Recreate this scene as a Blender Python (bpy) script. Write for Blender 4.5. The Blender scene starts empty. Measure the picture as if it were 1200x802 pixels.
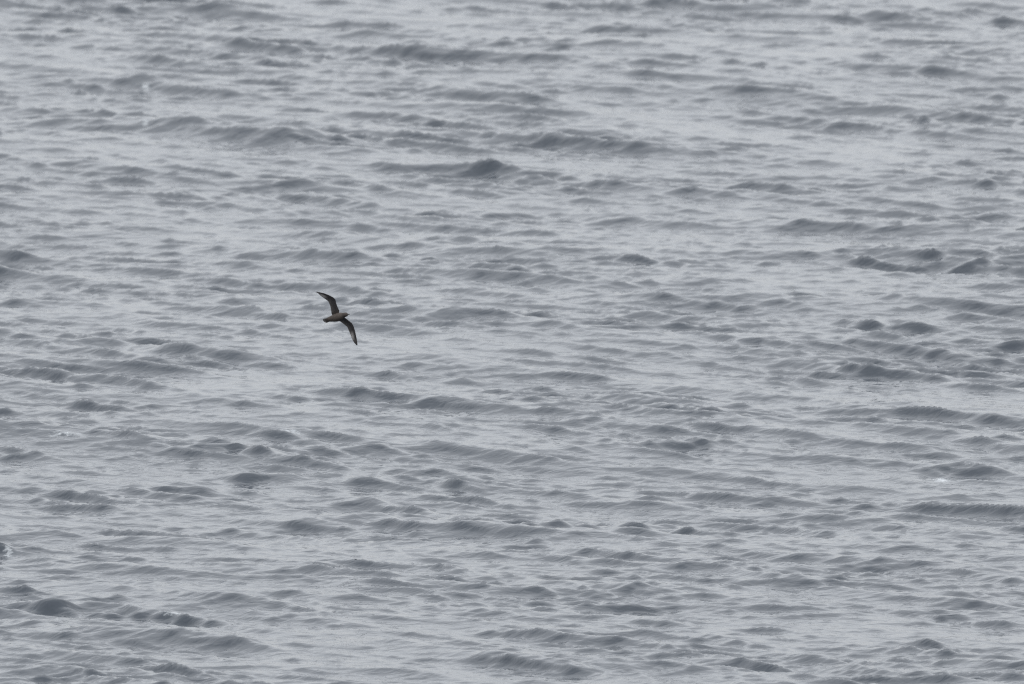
import bpy, bmesh, math, random
import numpy as np
from mathutils import Vector, Matrix

# ------------------------------------------------------------------ camera
sc = bpy.context.scene
W0, H0 = 1200.0, 802.0            # the photograph's own pixels, used to place things
FOCAL, SENSOR = 600.0, 36.0       # long telephoto lens
CAM_H = 21.0                      # deck height above the water
DEP = math.radians(5.0)           # looking down at the sea
FOCUS = 216.0

cam_d = bpy.data.cameras.new('camera')
cam = bpy.data.objects.new('camera', cam_d)
sc.collection.objects.link(cam)
cam_d.lens = FOCAL
cam_d.sensor_width = SENSOR
cam_d.clip_start = 0.5
cam_d.clip_end = 60000
cam_d.dof.use_dof = True
cam_d.dof.focus_distance = 212.0
cam_d.dof.aperture_fstop = 4.5
cam.location = (0, 0, CAM_H)
cam.rotation_euler = (math.pi / 2 - DEP, 0, 0)
sc.camera = cam

CAM_R = Vector((1, 0, 0))
CAM_F = Vector((0, math.cos(DEP), -math.sin(DEP)))
CAM_U = Vector((0, math.sin(DEP), math.cos(DEP)))


def ray(px, py):
    k = SENSOR / FOCAL / W0
    return CAM_F + CAM_R * ((px - W0 / 2) * k) + CAM_U * (-(py - H0 / 2) * k)


def on_sea(px, py, z=0.0):
    d = ray(px, py)
    t = (z - CAM_H) / d.z
    return Vector((0, 0, CAM_H)) + d * t


# ------------------------------------------------------------------ sky, sun, exposure
SUN_EL, SUN_AZ = math.radians(52), math.radians(205)   # high, behind the ship, behind cloud
w = bpy.data.worlds.new('World')
sc.world = w
w.use_nodes = True
nt = w.node_tree
nt.nodes.clear()
N = nt.nodes.new
L = nt.links.new
out = N('ShaderNodeOutputWorld')
bg = N('ShaderNodeBackground')
bg.inputs['Strength'].default_value = 0.1
sky = N('ShaderNodeTexSky')
sky.sky_type = 'NISHITA'
sky.sun_disc = False
sky.sun_elevation = SUN_EL
sky.sun_rotation = SUN_AZ
sky.altitude = 0
sky.air_density = 1.0
sky.dust_density = 3.0
geo = N('ShaderNodeTexCoord')
sep = N('ShaderNodeSeparateXYZ')
L(geo.outputs['Generated'], sep.inputs[0])
# overcast: brightest overhead, about a third of that at the horizon
mr = N('ShaderNodeMapRange')
mr.inputs['From Min'].default_value = 0.0
mr.inputs['From Max'].default_value = 1.0
mr.inputs['To Min'].default_value = 4.2
mr.inputs['To Max'].default_value = 8.6
L(sep.outputs['Z'], mr.inputs['Value'])
mp = N('ShaderNodeMapping')
mp.inputs['Scale'].default_value = (1.0, 1.0, 3.5)
L(geo.outputs['Generated'], mp.inputs['Vector'])
nz = N('ShaderNodeTexNoise')
nz.inputs['Scale'].default_value = 2.2
nz.inputs['Detail'].default_value = 5
L(mp.outputs[0], nz.inputs['Vector'])
cr = N('ShaderNodeMapRange')
cr.inputs['From Min'].default_value = 0.3
cr.inputs['From Max'].default_value = 0.7
cr.inputs['To Min'].default_value = 0.88
cr.inputs['To Max'].default_value = 1.12
L(nz.outputs['Fac'], cr.inputs['Value'])
mu = N('ShaderNodeMath')
mu.operation = 'MULTIPLY'
L(mr.outputs[0], mu.inputs[0])
L(cr.outputs[0], mu.inputs[1])
cl = N('ShaderNodeVectorMath')
cl.operation = 'SCALE'
cl.inputs[0].default_value = (0.963, 0.990, 1.027)
L(mu.outputs[0], cl.inputs['Scale'])
mx = N('ShaderNodeMix')
mx.data_type = 'RGBA'
mx.inputs[0].default_value = 0.93        # unbroken cloud, a little blue coming through
L(sky.outputs[0], mx.inputs[6])
L(cl.outputs[0], mx.inputs[7])
L(mx.outputs[2], bg.inputs['Color'])
L(bg.outputs[0], out.inputs['Surface'])

sd = bpy.data.lights.new('sun', 'SUN')
sun = bpy.data.objects.new('sun', sd)
sc.collection.objects.link(sun)
sd.energy = 0.6
sd.angle = math.radians(50)
sd.color = (1.0, 0.975, 0.94)
sdir = Vector((math.sin(SUN_AZ) * math.cos(SUN_EL), math.cos(SUN_AZ) * math.cos(SUN_EL), math.sin(SUN_EL)))
sun.rotation_euler = sdir.to_track_quat('Z', 'Y').to_euler()

vs = sc.view_settings
vs.view_transform = 'Standard'
vs.look = 'None'
vs.exposure = 1.10
vs.gamma = 1.0
vs.use_curve_mapping = False
sc.cycles.use_denoising = False
sc.cycles.filter_width = 1.2

# ------------------------------------------------------------------ sea surface
rng = np.random.default_rng(11)
GZ = 9.81


def spectrum_fields(lx, ly, nx, ny, lam_peak, slope_gain, wind, kmin, kmax, spread, seed, chop):
    """one tile of sea: height and horizontal shift, filtered to kmin..kmax"""
    r = np.random.default_rng(seed)
    kx = 2 * np.pi * np.fft.fftfreq(nx, lx / nx)[None, :]
    ky = 2 * np.pi * np.fft.fftfreq(ny, ly / ny)[:, None]
    k = np.sqrt(kx * kx + ky * ky)
    k[0, 0] = 1e-6
    kp = 2 * np.pi / lam_peak
    # fully developed wind sea in k: k^-4 tail, low cut at the peak
    s = k ** -4.0 * np.exp(-1.25 * (kp / k) ** 2)
    c = (kx * math.cos(wind) + ky * math.sin(wind)) / k
    # directional spread widens for the short waves
    p = spread / (1 + 0.5 * np.log2(np.maximum(k / kp, 1.0)))
    d = np.abs(c) ** np.maximum(p, 0.6)
    d = np.where(c < 0, d * 0.12, d)
    s = s * d
    s *= 1 / (1 + np.exp(-(np.log(k) - np.log(kmin)) * 9)) * 1 / (1 + np.exp((np.log(k) - np.log(kmax)) * 9))
    s[0, 0] = 0
    a = np.sqrt(s) * (r.standard_normal(k.shape) + 1j * r.standard_normal(k.shape))
    h = np.fft.ifft2(a).real
    gx = np.fft.ifft2(1j * kx * a).real
    gy = np.fft.ifft2(1j * ky * a).real
    sl = math.sqrt((gx ** 2 + gy ** 2).mean())
    f = slope_gain / sl
    dx = np.fft.ifft2(1j * kx / k * a).real * f * chop
    dy = np.fft.ifft2(1j * ky / k * a).real * f * chop
    return (h * f).astype(np.float32), dx.astype(np.float32), dy.astype(np.float32)


def sample(field, x, y, lx, ly):
    ny, nx = field.shape
    u = (x / lx * nx) % nx
    v = (y / ly * ny) % ny
    i = np.floor(u).astype(np.int32)
    j = np.floor(v).astype(np.int32)
    fu = (u - i).astype(np.float32)
    fv = (v - j).astype(np.float32)
    i %= nx
    j %= ny
    i1 = (i + 1) % nx
    j1 = (j + 1) % ny
    return ((field[j, i] * (1 - fu) + field[j, i1] * fu) * (1 - fv)
            + (field[j1, i] * (1 - fu) + field[j1, i1] * fu) * fv)


# grid: fans out with distance, fine where the lens looks, growing coarse out to the horizon
half = 0.5 * SENSOR / FOCAL
ud = np.linspace(-1.14, 1.14, 470) * half
st = ud[1] - ud[0]
side = []
u = ud[-1]
s = st
while u < 60:
    s *= 1.10
    u += s
    side.append(u)
side = np.array(side)
U = np.concatenate([-side[::-1], ud, side])
near, far = on_sea(600, 860).y, on_sea(600, -90).y
rows = [near]
while rows[-1] < far:
    y = rows[-1]
    rows.append(y + 0.060 * (y / 200.0) ** 1.5)
rd = list(rows)
y, s = far, 0.13
while y < 25000:
    s *= 1.13
    y += s
    rows.append(y)
y, s = near, 0.06
pre = []
while y > -4000:
    s *= 1.14
    y -= s
    pre.append(y)
Y = np.array(pre[::-1] + rows)
fan = np.maximum(Y, 40.0)
X2 = (U[None, :] * fan[:, None])
Y2 = np.repeat(Y[:, None], len(U), 1)
du = np.gradient(U)[None, :] * fan[:, None]
dv = np.gradient(Y)[:, None] * np.ones_like(du)
sp = np.maximum(du, dv * 0.6)
print('sea grid', X2.shape, X2.size)


def keep(lam):      # waves shorter than the local mesh can carry are faded out
    return np.clip((lam - 3.0 * sp) / (2.0 * sp), 0, 1).astype(np.float32)


WIND = math.radians(-116)       # running towards the ship, a little across
TX, TY = 64.0, 256.0
hz = np.zeros_like(X2, dtype=np.float32)
ox = np.zeros_like(hz)
oy = np.zeros_like(hz)
k_of = lambda lam: 2 * math.pi / lam


def wave_band(nx, ny, lam_hi, lam_lo, slope, wind, spread, seed):
    """one octave of wind sea as a complex field: its modulus is the local amplitude, its angle the wave phase"""
    r = np.random.default_rng(seed)
    kx = 2 * np.pi * np.fft.fftfreq(nx, TX / nx)[None, :]
    ky = 2 * np.pi * np.fft.fftfreq(ny, TY / ny)[:, None]
    k = np.sqrt(kx * kx + ky * ky)
    k[0, 0] = 1e-6
    c = np.maximum((kx * math.cos(wind) + ky * math.sin(wind)) / k, 0)
    lk, l0, l1 = np.log(k), math.log(k_of(lam_hi)), math.log(k_of(lam_lo))
    s = k ** -4.0 * c ** spread / (1 + np.exp(-(lk - l0) * 8)) / (1 + np.exp((lk - l1) * 8))
    s[0, 0] = 0
    z = np.sqrt(s) * (r.standard_normal(k.shape) + 1j * r.standard_normal(k.shape))
    kbar = math.sqrt((k * k * s).sum() / s.sum())
    z = np.fft.ifft2(z)
    z *= slope * math.sqrt(2) / kbar / math.sqrt((np.abs(z) ** 2).mean())
    return z.real.astype(np.float32), z.imag.astype(np.float32), kbar


# gusts: the chop comes in rough and smooth patches
ge, _, _ = spectrum_fields(TX, TY, 256, 512, 9.0, 1.0, WIND, k_of(40.0), k_of(3.5), 0.6, 77, 0.0)
ge = ge / ge.std()
gust = np.clip(np.exp(0.22 * sample(ge, X2, Y2, TX, TY) - 0.04), 0.6, 1.6)
BANDS = [
    # longest, shortest wave (m), slope, direction, spread, seed, crest sharpness
    (45.0, 14.0, 0.020, WIND + 0.45, 6.0, 3, 0.0),
    (7.0, 2.7, 0.036, WIND - 0.25, 10.0, 31, 0.8),
    (2.7, 1.2, 0.088, WIND - 0.34, 14.0, 22, 1.0),
    (2.4, 1.1, 0.034, WIND + 0.75, 12.0, 23, 1.0),
    (1.2, 0.57, 0.122, WIND - 0.32, 12.0, 24, 1.0),
    (1.0, 0.50, 0.050, WIND + 0.70, 10.0, 27, 1.0),
    (0.57, 0.31, 0.108, WIND - 0.30, 8.0, 25, 1.0),
    (0.50, 0.29, 0.056, WIND + 0.70, 7.0, 28, 1.0),
    (0.31, 0.17, 0.062, WIND - 0.15, 2.5, 26, 0.9),
]
for lhi, llo, sl, wd, spd, seed, sharp in BANDS:
    zr, zi, kb = wave_band(1024, 4096, lhi, llo, sl, wd, spd, seed)
    zr, zi = sample(zr, X2, Y2, TX, TY), sample(zi, X2, Y2, TX, TY)
    if sharp == 0:
        hz += zr * keep(llo)
        continue
    am = np.sqrt(zr * zr + zi * zi) * gust * keep(llo * 1.5)
    am *= (am * kb / sl * 0.7071 + 1e-4) ** 0.25   # a few waves stand out, most stay low
    am = np.tanh(am * kb / 0.42) * 0.42 / kb             # no wave steeper than one about to break
    ph = np.arctan2(zi, zr)
    ph = ph + 0.8 * (np.sin(ph - 0.6) + math.sin(0.6))                     # face ahead of the crest shorter than the back
    cusp = 1.45 - 2 * np.sqrt(np.sin(ph * 0.5) ** 2 + 0.003)
    hz += am * (sharp * cusp + (1 - sharp) * np.cos(ph))
# ragged field that roughens the flanks of the larger crests
rag, _, _ = spectrum_fields(TX, TY, 1024, 2048, 2.0, 1.0, WIND + 0.2, k_of(1.8), k_of(0.3), 1.2, 99, 0.0)
rag = rag / rag.std()
rag2, _, _ = spectrum_fields(TX, TY, 1024, 4096, 1.0, 1.0, WIND + 0.5, k_of(0.6), k_of(0.22), 1.2, 98, 0.0)
rag2 = rag2 / rag2.std()

# the larger crests that stand out: (x, y of the crest, half width, height) in the photo's pixels
CRESTS = [
    (100, 714, 65, 15, 0.02), (195, 721, 90, 15, 0.02), (40, 690, 55, 9, 0.0), (120, 652, 62, 10, 0.0),
    (20, 640, 50, 10, 0.0), (285, 520, 75, 15, 0.0), (335, 507, 48, 11, 0.0), (448, 522, 55, 14, 0.0),
    (300, 557, 55, 13, -0.05), (215, 573, 65, 9, -0.05), (520, 565, 45, 9, 0.05), (545, 585, 60, 11, 0.05),
    (820, 472, 60, 14, 0.03), (735, 300, 55, 11, 0.0), (1030, 375, 70, 12, 0.06), (1015, 428, 48, 11, 0.0),
    (890, 398, 50, 10, 0.0), (1105, 545, 60, 12, 0.0), (900, 603, 90, 8, 0.0), (130, 130, 90, 13, 0.05),
    (350, 128, 60, 8, 0.0), (515, 143, 55, 9, 0.04), (150, 302, 60, 8, -0.02), (65, 436, 50, 10, 0.03),
    (140, 443, 50, 8, 0.04), (40, 33, 80, 8, 0.03), (200, 46, 40, 8, 0.0), (510, 660, 70, 9, 0.04),
    (480, 680, 60, 8, 0.0), (650, 780, 70, 11, 0.08), (740, 710, 60, 9, 0.0), (1120, 720, 60, 8, 0.05),
    (1060, 760, 45, 10, 0.06), (1100, 755, 35, 8, 0.04), (570, 250, 45, 8, 0.0), (590, 190, 55, 7, 0.0),
    (180, 342, 55, 7, 0.0), (880, 680, 55, 7, 0.0), (490, 698, 45, 6, 0.0), (860, 170, 60, 6, 0.0),
]


def surface_at(px, py, lift=0.0):
    """the point of the water seen at that pixel, were the surface raised by lift"""
    c = on_sea(px, py, lift)
    col = int(np.argmin(np.abs(U - c.x / c.y)))
    k = SENSOR / FOCAL / W0
    zz = hz[:, col] + lift - CAM_H
    dep = Y * CAM_F.y + zz * CAM_F.z
    pyy = H0 / 2 - (Y * CAM_U.y + zz * CAM_U.z) / np.maximum(dep, 1) / k
    ok = (Y > near) & (Y < far)
    best = np.where(ok & (np.minimum.accumulate(np.where(ok, pyy, 1e9)) >= pyy - 0.3), np.abs(pyy - py), 1e9)
    j = int(np.argmin(best))
    return Vector((X2[j, col], Y[j], hz[j, col] + lift))


r2 = random.Random(5)
for cx, cy, hw, hh, tilt in CRESTS:
    m_px = SENSOR / FOCAL / W0
    c = on_sea(cx, cy)
    d = (c - Vector((0, 0, CAM_H))).length
    amp = hh * m_px * d * 0.56
    c = surface_at(cx, cy, amp * 0.8)
    wx = hw * m_px * d * 0.90
    lf, lb = amp * 2.0, amp * 4.0          # steep face towards the ship, long back
    sel_r = np.where((Y > c.y - lf * 9 - 4) & (Y < c.y + lb * 4 + 6))[0]
    if len(sel_r) == 0:
        continue
    a, b = sel_r[0], sel_r[-1] + 1
    sel_c = np.where(np.abs(U * c.y - c.x) < 4 * wx + 3)[0]
    a2, b2 = sel_c[0], sel_c[-1] + 1
    xx, yy = X2[a:b, a2:b2] - c.x, Y2[a:b, a2:b2] - c.y
    q1, q2, q3 = r2.random() * 6, r2.random() * 6, r2.uniform(-0.35, 0.35)
    bend = (tilt + 0.045) * 10.0 * xx + 0.22 * np.sin(xx * 1.7 + q1) + 0.10 * np.sin(xx * 4.1 + q2) + 0.08 * np.abs(xx + q3 * wx)
    xs = np.abs(xx - q3 * wx) / wx
    e = 0.10 * np.exp(-xs ** 1.4) + 0.85 * np.exp(-(np.abs(xx + q3 * 0.8 * wx) / (1.1 * wx)) ** 2.4)
    e = e * (1 + 0.08 * np.sin(xx * 5.3 + q2) + 0.06 * np.sin(xx * 11.0 + q1))
    t = yy + bend
    prof = np.where(t < 0, np.exp(-(np.abs(t) / lf) ** 1.15), np.exp(-(np.abs(t) / lb) ** 1.1))
    wide = np.exp(-(t / (lb * 1.3)) ** 2) * np.exp(-(xx / (1.5 * wx)) ** 2)
    trough = -0.22 * np.exp(-((t + lf * 2.6) / (lf * 1.6)) ** 2)
    hz[a:b, a2:b2] += (amp * (e * (prof + trough) + wide * (0.30 * sample(rag, X2[a:b, a2:b2], Y2[a:b, a2:b2], TX, TY) + 0.10 * sample(rag2, X2[a:b, a2:b2], Y2[a:b, a2:b2], TX, TY)))).astype(np.float32)
    oy[a:b, a2:b2] += (-amp * 0.35 * e * prof).astype(np.float32)

# foam: where the crest is thrown together, and at the few spots the photo shows
FOAM = [(1103, 562, 20, 5, 0.98), (70, 726, 14, 5, 0.7), (205, 718, 30, 3, 0.86), (340, 506, 26, 3, 0.84), (80, 508, 45, 4, 0.82),
        (8, 648, 12, 6, 0.85), (172, 143, 12, 4, 0.8), (110, 41, 16, 4, 0.85), (172, 103, 12, 4, 0.85), (455, 142, 8, 4, 0.75)]
foam = np.zeros_like(hz)
for fx, fy, rx, ry, fw in FOAM:
    c = surface_at(fx, fy)
    m_px = SENSOR / FOCAL / W0
    d = (c - Vector((0, 0, CAM_H))).length
    wx = rx * m_px * d
    wy = ry * m_px * d / math.sin(DEP) * 0.8
    g = fw * np.exp(-((X2 - c.x) / wx) ** 2 - ((Y2 - c.y) / wy) ** 2)
    foam = np.maximum(foam, g.astype(np.float32))

co = np.stack([X2 + ox, Y2 + oy, hz], -1).reshape(-1, 3).astype(np.float32)
nr, nc = X2.shape
idx = np.arange(nr * nc, dtype=np.int32).reshape(nr, nc)
q = np.stack([idx[:-1, :-1], idx[:-1, 1:], idx[1:, 1:], idx[1:, :-1]], -1).reshape(-1, 4)
me = bpy.data.meshes.new('sea')
me.vertices.add(len(co))
me.vertices.foreach_set('co', co.ravel())
me.loops.add(q.size)
me.loops.foreach_set('vertex_index', q.ravel())
me.polygons.add(len(q))
me.polygons.foreach_set('loop_start', np.arange(0, q.size, 4, dtype=np.int32))
me.polygons.foreach_set('use_smooth', np.ones(len(q), dtype=bool))
me.update(calc_edges=True)
at = me.attributes.new('foam', 'FLOAT', 'POINT')
at.data.foreach_set('value', foam.ravel())
sea = bpy.data.objects.new('sea', me)
sc.collection.objects.link(sea)
sea['kind'] = 'structure'
sea['label'] = 'choppy grey open sea under an overcast sky'
sea['category'] = 'sea'


def new_mat(name):
    m = bpy.data.materials.new(name)
    m.use_nodes = True
    t = m.node_tree
    return m, t, t.nodes['Principled BSDF'], t.nodes['Material Output']


m, t, pb, mo = new_mat('sea_water')
N = t.nodes.new
L = t.links.new
pb.inputs['Base Color'].default_value = (0.027, 0.035, 0.046, 1)
pb.inputs['Roughness'].default_value = 0.055
pb.inputs['IOR'].default_value = 1.335
tc = N('ShaderNodeTexCoord')


def bump_layer(scale, rot, strength, dist, detail, prev=None):
    mp = N('ShaderNodeMapping')
    mp.inputs['Scale'].default_value = scale
    mp.inputs['Rotation'].default_value = (0, 0, rot)
    L(tc.outputs['Object'], mp.inputs['Vector'])
    n = N('ShaderNodeTexNoise')
    n.inputs['Scale'].default_value = 1.0
    n.inputs['Detail'].default_value = detail
    n.inputs['Roughness'].default_value = 0.55
    n.inputs['Distortion'].default_value = 0.4
    L(mp.outputs[0], n.inputs['Vector'])
    b = N('ShaderNodeBump')
    b.inputs['Strength'].default_value = strength
    b.inputs['Distance'].default_value = dist
    L(n.outputs['Fac'], b.inputs['Height'])
    if prev:
        L(prev.outputs[0], b.inputs['Normal'])
    return b


b1 = bump_layer((4.5, 5.5, 3.0), 0.5, 1.0, 0.016, 2)
b2 = bump_layer((13.0, 15.0, 9.0), -0.2, 1.0, 0.002, 1, b1)
L(b2.outputs[0], pb.inputs['Normal'])
# foam patches broken into specks
fa = N('ShaderNodeAttribute')
fa.attribute_name = 'foam'
fn = N('ShaderNodeTexNoise')
fn.inputs['Scale'].default_value = 13.0
fn.inputs['Detail'].default_value = 6
fn.inputs['Roughness'].default_value = 0.7
L(tc.outputs['Object'], fn.inputs['Vector'])
ml = N('ShaderNodeMath')
ml.operation = 'MULTIPLY'
L(fa.outputs['Fac'], ml.inputs[0])
L(fn.outputs['Fac'], ml.inputs[1])
fr = N('ShaderNodeMapRange')
fr.inputs['From Min'].default_value = 0.33
fr.inputs['From Max'].default_value = 0.66
L(ml.outputs[0], fr.inputs['Value'])
fb = N('ShaderNodeBsdfDiffuse')
fb.inputs['Color'].default_value = (0.60, 0.63, 0.65, 1)
ms = N('ShaderNodeMixShader')
L(fr.outputs[0], ms.inputs[0])
L(pb.outputs[0], ms.inputs[1])
L(fb.outputs[0], ms.inputs[2])
L(ms.outputs[0], mo.inputs['Surface'])
me.materials.append(m)

# ------------------------------------------------------------------ petrel
# photo crop coordinates (355,328) + c / 8.91
CROP = 713.0 / 80.0
D_BIRD = FOCUS
PXM = SENSOR / FOCAL / W0 * D_BIRD            # metres per photo pixel at the bird
R3 = Vector((-0.538, 0.704, 0.462)).normalized()     # right wing   (camera axes: right, up, towards)
F3 = Vector((0.79, 0.23, 0.57))
F3 = (F3 - R3 * F3.dot(R3)).normalized()             # head
U3 = R3.cross(F3).normalized()                       # back
cam2w = Matrix((CAM_R, CAM_U, -CAM_F)).transposed()
BM = cam2w @ Matrix((R3, F3, U3)).transposed()
ORG = (352.0, 375.0)                                   # mid body, crop pixels


def loc2(cx, cy):
    """crop pixel -> (right, forward) metres in the bird's own plane"""
    ix = (cx - ORG[0]) / CROP * PXM
    iy = -(cy - ORG[1]) / CROP * PXM
    det = R3.x * F3.y - F3.x * R3.y
    return (ix * F3.y - F3.x * iy) / det, (R3.x * iy - R3.y * ix) / det


bd = bpy.data.objects.new('petrel', None)
sc.collection.objects.link(bd)
bpos = Vector((0, 0, CAM_H)) + ray(355 + ORG[0] / CROP, 328 + ORG[1] / CROP) * D_BIRD
bd.matrix_world = Matrix.Translation(bpos) @ BM.to_4x4()
bd['label'] = 'dark brown petrel gliding low over the sea with wings spread'
bd['category'] = 'seabird'
bd.empty_display_size = 0.1


def mesh_obj(name, bm, mat, parent, smooth=True):
    k = bpy.data.meshes.new(name)
    bmesh.ops.recalc_face_normals(bm, faces=bm.faces)
    bm.to_mesh(k)
    bm.free()
    if smooth:
        for p in k.polygons:
            p.use_smooth = True
    k.materials.append(mat)
    o = bpy.data.objects.new(name, k)
    sc.collection.objects.link(o)
    o.parent = parent
    return o


# plumage: pale flash at the base of the under-primaries, browner body
pm, t, pb, mo = new_mat('plumage')
N = t.nodes.new
L = t.links.new
va = N('ShaderNodeVertexColor')
va.layer_name = 'plumage'
tc = N('ShaderNodeTexCoord')
nz = N('ShaderNodeTexNoise')
nz.inputs['Scale'].default_value = 60
nz.inputs['Detail'].default_value = 4
L(tc.outputs['Object'], nz.inputs['Vector'])
mr = N('ShaderNodeMapRange')
mr.inputs['To Min'].default_value = 0.75
mr.inputs['To Max'].default_value = 1.25
L(nz.outputs['Fac'], mr.inputs['Value'])
vm = N('ShaderNodeVectorMath')
vm.operation = 'SCALE'
L(va.outputs['Color'], vm.inputs[0])
L(mr.outputs[0], vm.inputs['Scale'])
L(vm.outputs[0], pb.inputs['Base Color'])
pb.inputs['Roughness'].default_value = 0.75
pb.inputs['Specular IOR Level'].default_value = 0.2

BROWN = (0.29, 0.265, 0.252)
HEADC = (0.24, 0.22, 0.21)
DARK = (0.29, 0.28, 0.278)
FLASH = (0.72, 0.70, 0.68)
GREY = (0.40, 0.385, 0.375)

bm = bmesh.new()
cl = bm.loops.layers.color.new('plumage')
vcol = {}


def setc(v, c):
    vcol[v] = c


def lerp(a, b, f):
    return tuple(a[i] + (b[i] - a[i]) * f for i in range(len(a)))


# torso + neck + head in one loft along forward: (fwd, half width, half depth, height, colour)
T = [(-0.165, 0.020, 0.007, 0.004, DARK), (-0.135, 0.030, 0.017, 0.003, HEADC), (-0.09, 0.037, 0.028, 0.002, BROWN),
     (-0.05, 0.044, 0.038, -0.001, BROWN), (0.0, 0.052, 0.047, -0.004, BROWN), (0.045, 0.054, 0.049, -0.003, BROWN),
     (0.085, 0.047, 0.043, 0.001, BROWN), (0.112, 0.037, 0.034, 0.002, BROWN), (0.134, 0.031, 0.029, 0.003, HEADC),
     (0.154, 0.0295, 0.030, 0.003, HEADC), (0.172, 0.026, 0.027, 0.001, HEADC), (0.186, 0.017, 0.019, -0.003, HEADC),
     (0.194, 0.010, 0.012, -0.006, HEADC)]
SEG = 20
BODY_Z = -0.038            # the wings join high on the body
rings = []
for f, hw, hd, zz, c in T:
    ring = []
    for k in range(SEG):
        a = 2 * math.pi * k / SEG
        v = bm.verts.new((hw * math.cos(a), f, zz + hd * math.sin(a) + BODY_Z))
        setc(v, c)
        ring.append(v)
    rings.append(ring)
for a, b in zip(rings, rings[1:]):
    for k in range(SEG):
        bm.faces.new((a[k], a[(k + 1) % SEG], b[(k + 1) % SEG], b[k]))
bm.faces.new(rings[0])
bm.faces.new(rings[-1][::-1])

# wings: leading and trailing edge stations in crop pixels, root to tip
UP_LE = [(368, 372), (377, 334), (354, 288), (341, 250), (337, 218), (312, 190), (270, 163), (225, 140), (175, 127), (138, 121)]
UP_TE = [(318, 395), (301, 362), (293, 315), (283, 275), (268, 236), (242, 212), (214, 186), (187, 162), (163, 138), (140, 125)]
LO_LE = [(385, 385), (424, 397), (445, 417), (475, 440), (505, 462), (525, 492), (543, 540), (556, 590), (567, 640), (570, 680)]
LO_TE = [(335, 400), (358, 422), (392, 448), (428, 474), (462, 502), (481, 540), (501, 580), (519, 620), (538, 655), (562, 681)]


def wing(LE, TE, droop, tag_side):
    M = 12
    n = len(LE)
    # refine along the span
    st = []
    for i in range(n - 1):
        for f in (0, 0.34, 0.67):
            st.append((lerp(LE[i], LE[i + 1], f), lerp(TE[i], TE[i + 1], f), (i + f) / (n - 1)))
    st.append((LE[-1], TE[-1], 1.0))
    up, lo = [], []
    for le, te, s in st:
        a, b = loc2(*le), loc2(*te)
        chord = math.hypot(a[0] - b[0], a[1] - b[1])
        b = (b[0] + (b[0] - a[0]) * 0.10, b[1] + (b[1] - a[1]) * 0.10)
        th = chord * (0.10 * (1 - s) + 0.035) + 0.0012
        zc = 0.012 + droop(s)
        ru, rl = [], []
        for k in range(M + 1):
            f = k / M
            # feather ends nick the trailing edge a little
            x = a[0] + (b[0] - a[0]) * f
            y = a[1] + (b[1] - a[1]) * f
            camber = chord * 0.10 * math.sin(math.pi * min(1, f * 0.9)) * (1 - 0.5 * s)
            tk = th * (2.2 * math.sqrt(f) * (1 - f) + 0.06 * (1 - f)) * 0.5
            vu = bm.verts.new((x, y, zc + camber + tk))
            vl = bm.verts.new((x, y, zc + camber - tk - 0.0006))
            setc(vu, lerp(DARK, BROWN, 0.35))
            # under-wing colours
            c = lerp(BROWN, DARK, min(1, s * 5.0))
            if s > 0.12:
                if f < 0.45:
                    c = DARK
                else:
                    c = lerp(DARK, GREY, min(1, (f - 0.45) * 2.2))
            if 0.60 < s < 0.84 and f > 0.30:
                g = math.sin(math.pi * (s - 0.60) / 0.24) ** 0.7 * min(1, (f - 0.30) * 3) * (1.0 if f < 0.92 else 0.5)
                c = lerp(c, FLASH, g)
            if s > 0.84:
                c = lerp(GREY, DARK, min(1, (s - 0.84) * 9))
            setc(vl, c)
            ru.append(vu)
            rl.append(vl)
        up.append(ru)
        lo.append(rl)
    for i in range(len(st) - 1):
        for k in range(M):
            bm.faces.new((up[i][k], up[i][k + 1], up[i + 1][k + 1], up[i + 1][k]))
            bm.faces.new((lo[i][k], lo[i + 1][k], lo[i + 1][k + 1], lo[i][k + 1]))
        bm.faces.new((up[i][0], up[i + 1][0], lo[i + 1][0], lo[i][0]))
        bm.faces.new((up[i][M], lo[i][M], lo[i + 1][M], up[i + 1][M]))
    for i in (0, -1):
        for k in range(M):
            bm.faces.new((up[i][k], lo[i][k], lo[i][k + 1], up[i][k + 1]))


wing(UP_LE, UP_TE, lambda s: 0.016 * math.sin(math.pi * min(1, s * 1.3)) - 0.02 * s, 1)
wing(LO_LE, LO_TE, lambda s: 0.016 * math.sin(math.pi * min(1, s * 1.3)) - 0.02 * s, -1)
for f in bm.faces:
    for lp in f.loops:
        c = vcol[lp.vert]
        lp[cl] = (*c, 1)
body = mesh_obj('body', bm, pm, bd)
body['label'] = 'dark brown body and long bent wings with pale under-primary flashes'

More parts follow.
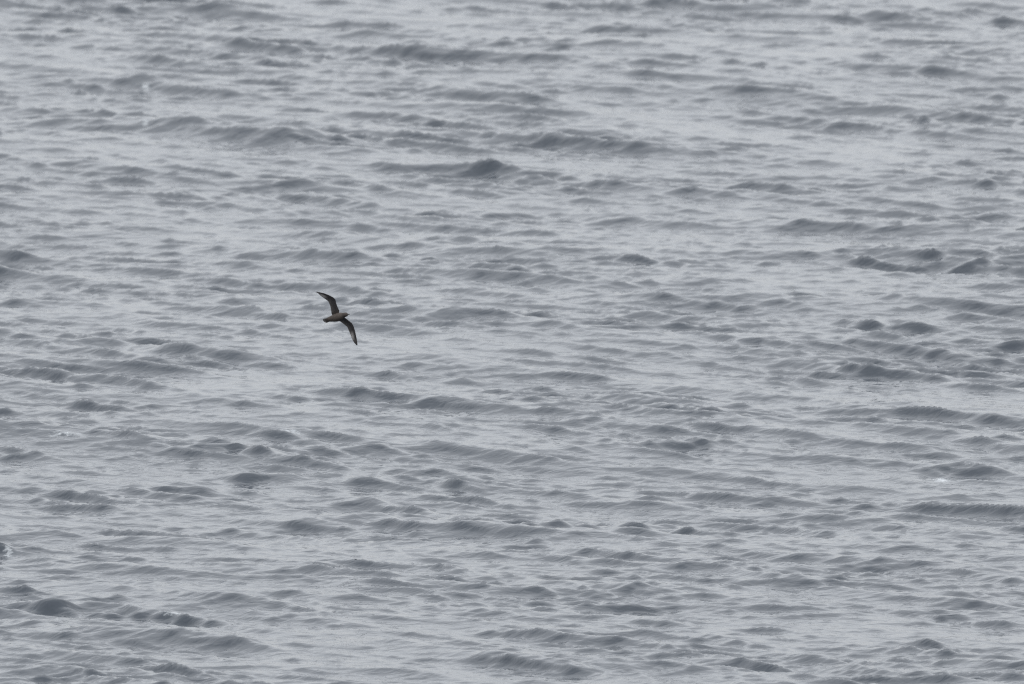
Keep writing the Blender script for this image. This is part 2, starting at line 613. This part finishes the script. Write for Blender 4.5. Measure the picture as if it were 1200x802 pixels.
# tail: twelve overlapping feathers, slightly fanned, one mesh
tm, t, pb, mo = new_mat('tail_feather')
pb.inputs['Base Color'].default_value = (0.16, 0.148, 0.142, 1)
pb.inputs['Roughness'].default_value = 0.7
bm = bmesh.new()
for k in range(12):
    a = (k - 5.5) / 5.5
    ang = a * 0.13
    z0 = 0.004 - abs(a) * 0.004 + (k % 2) * 0.0008
    ln = 0.085 - 0.020 * a * a
    pts = []
    for f, hw in ((0, 0.005), (0.3, 0.0075), (0.7, 0.009), (0.92, 0.0075), (1.0, 0.002)):
        y = -0.115 - ln * f
        for sgn in (-1, 1):
            x = a * 0.022 + sgn * hw
            xr = x * math.cos(ang) - (y + 0.115) * math.sin(ang) * -1
            yr = -0.115 + (y + 0.115) * math.cos(ang)
            pts.append((-xr if False else x + math.sin(ang) * ln * f, yr, z0))
    tv = [bm.verts.new(p) for p in pts]
    bv = [bm.verts.new((p[0], p[1], p[2] - 0.0012)) for p in pts]
    for i in range(4):
        bm.faces.new((tv[2 * i], tv[2 * i + 1], tv[2 * i + 3], tv[2 * i + 2]))
        bm.faces.new((bv[2 * i], bv[2 * i + 2], bv[2 * i + 3], bv[2 * i + 1]))
        for s in (0, 1):
            bm.faces.new((tv[2 * i + s], tv[2 * i + 2 + s], bv[2 * i + 2 + s], bv[2 * i + s]))
    for e in (0, 8):
        bm.faces.new((tv[e], tv[e + 1], bv[e + 1], bv[e]))
mesh_obj('tail', bm, tm, bd, smooth=False).location.z = BODY_Z

# bill: short, stout, hooked, with a tube on top
bmt, t, pb, mo = new_mat('bill_horn')
pb.inputs['Base Color'].default_value = (0.03, 0.028, 0.028, 1)
pb.inputs['Roughness'].default_value = 0.35
bm = bmesh.new()
B = [(0.200, 0.0075, 0.0085, 0.010), (0.212, 0.0062, 0.0075, 0.0085), (0.224, 0.0048, 0.0060, 0.0065), (0.233, 0.0042, 0.0055, 0.0050),
     (0.239, 0.0032, 0.0048, 0.0022), (0.2415, 0.0012, 0.0022, -0.003)]
prev = None
for f, hw, hd, zz in B:
    ring = [bm.verts.new((hw * math.cos(2 * math.pi * k / 12), f, zz + hd * math.sin(2 * math.pi * k / 12))) for k in range(12)]
    if prev:
        for k in range(12):
            bm.faces.new((prev[k], prev[(k + 1) % 12], ring[(k + 1) % 12], ring[k]))
    else:
        bm.faces.new(ring)
    prev = ring
bm.faces.new(prev[::-1])
prev = None
for f, rr, zz in ((0.202, 0.003, 0.0185), (0.213, 0.0028, 0.0158), (0.2145, 0.002, 0.0152)):
    ring = [bm.verts.new((rr * 1.5 * math.cos(2 * math.pi * k / 8), f, zz + rr * math.sin(2 * math.pi * k / 8))) for k in range(8)]
    if prev:
        for k in range(8):
            bm.faces.new((prev[k], prev[(k + 1) % 8], ring[(k + 1) % 8], ring[k]))
    else:
        bm.faces.new(ring)
    prev = ring
bm.faces.new(prev[::-1])
bill = mesh_obj('bill', bm, bmt, bd)
bill.scale = (1.25, 1.25, 1.25)
bill.location = (0, 0.185 - 0.2 * 1.25, BODY_Z - 0.018)

em, t, pb, mo = new_mat('eye')
pb.inputs['Base Color'].default_value = (0.006, 0.005, 0.005, 1)
pb.inputs['Roughness'].default_value = 0.1
for sgn in (-1, 1):
    bm = bmesh.new()
    bmesh.ops.create_uvsphere(bm, u_segments=12, v_segments=8, radius=0.0048,
                              matrix=Matrix.Translation((sgn * 0.0228, 0.172, 0.0095)))
    mesh_obj('eye', bm, em, bd).location.z = BODY_Z
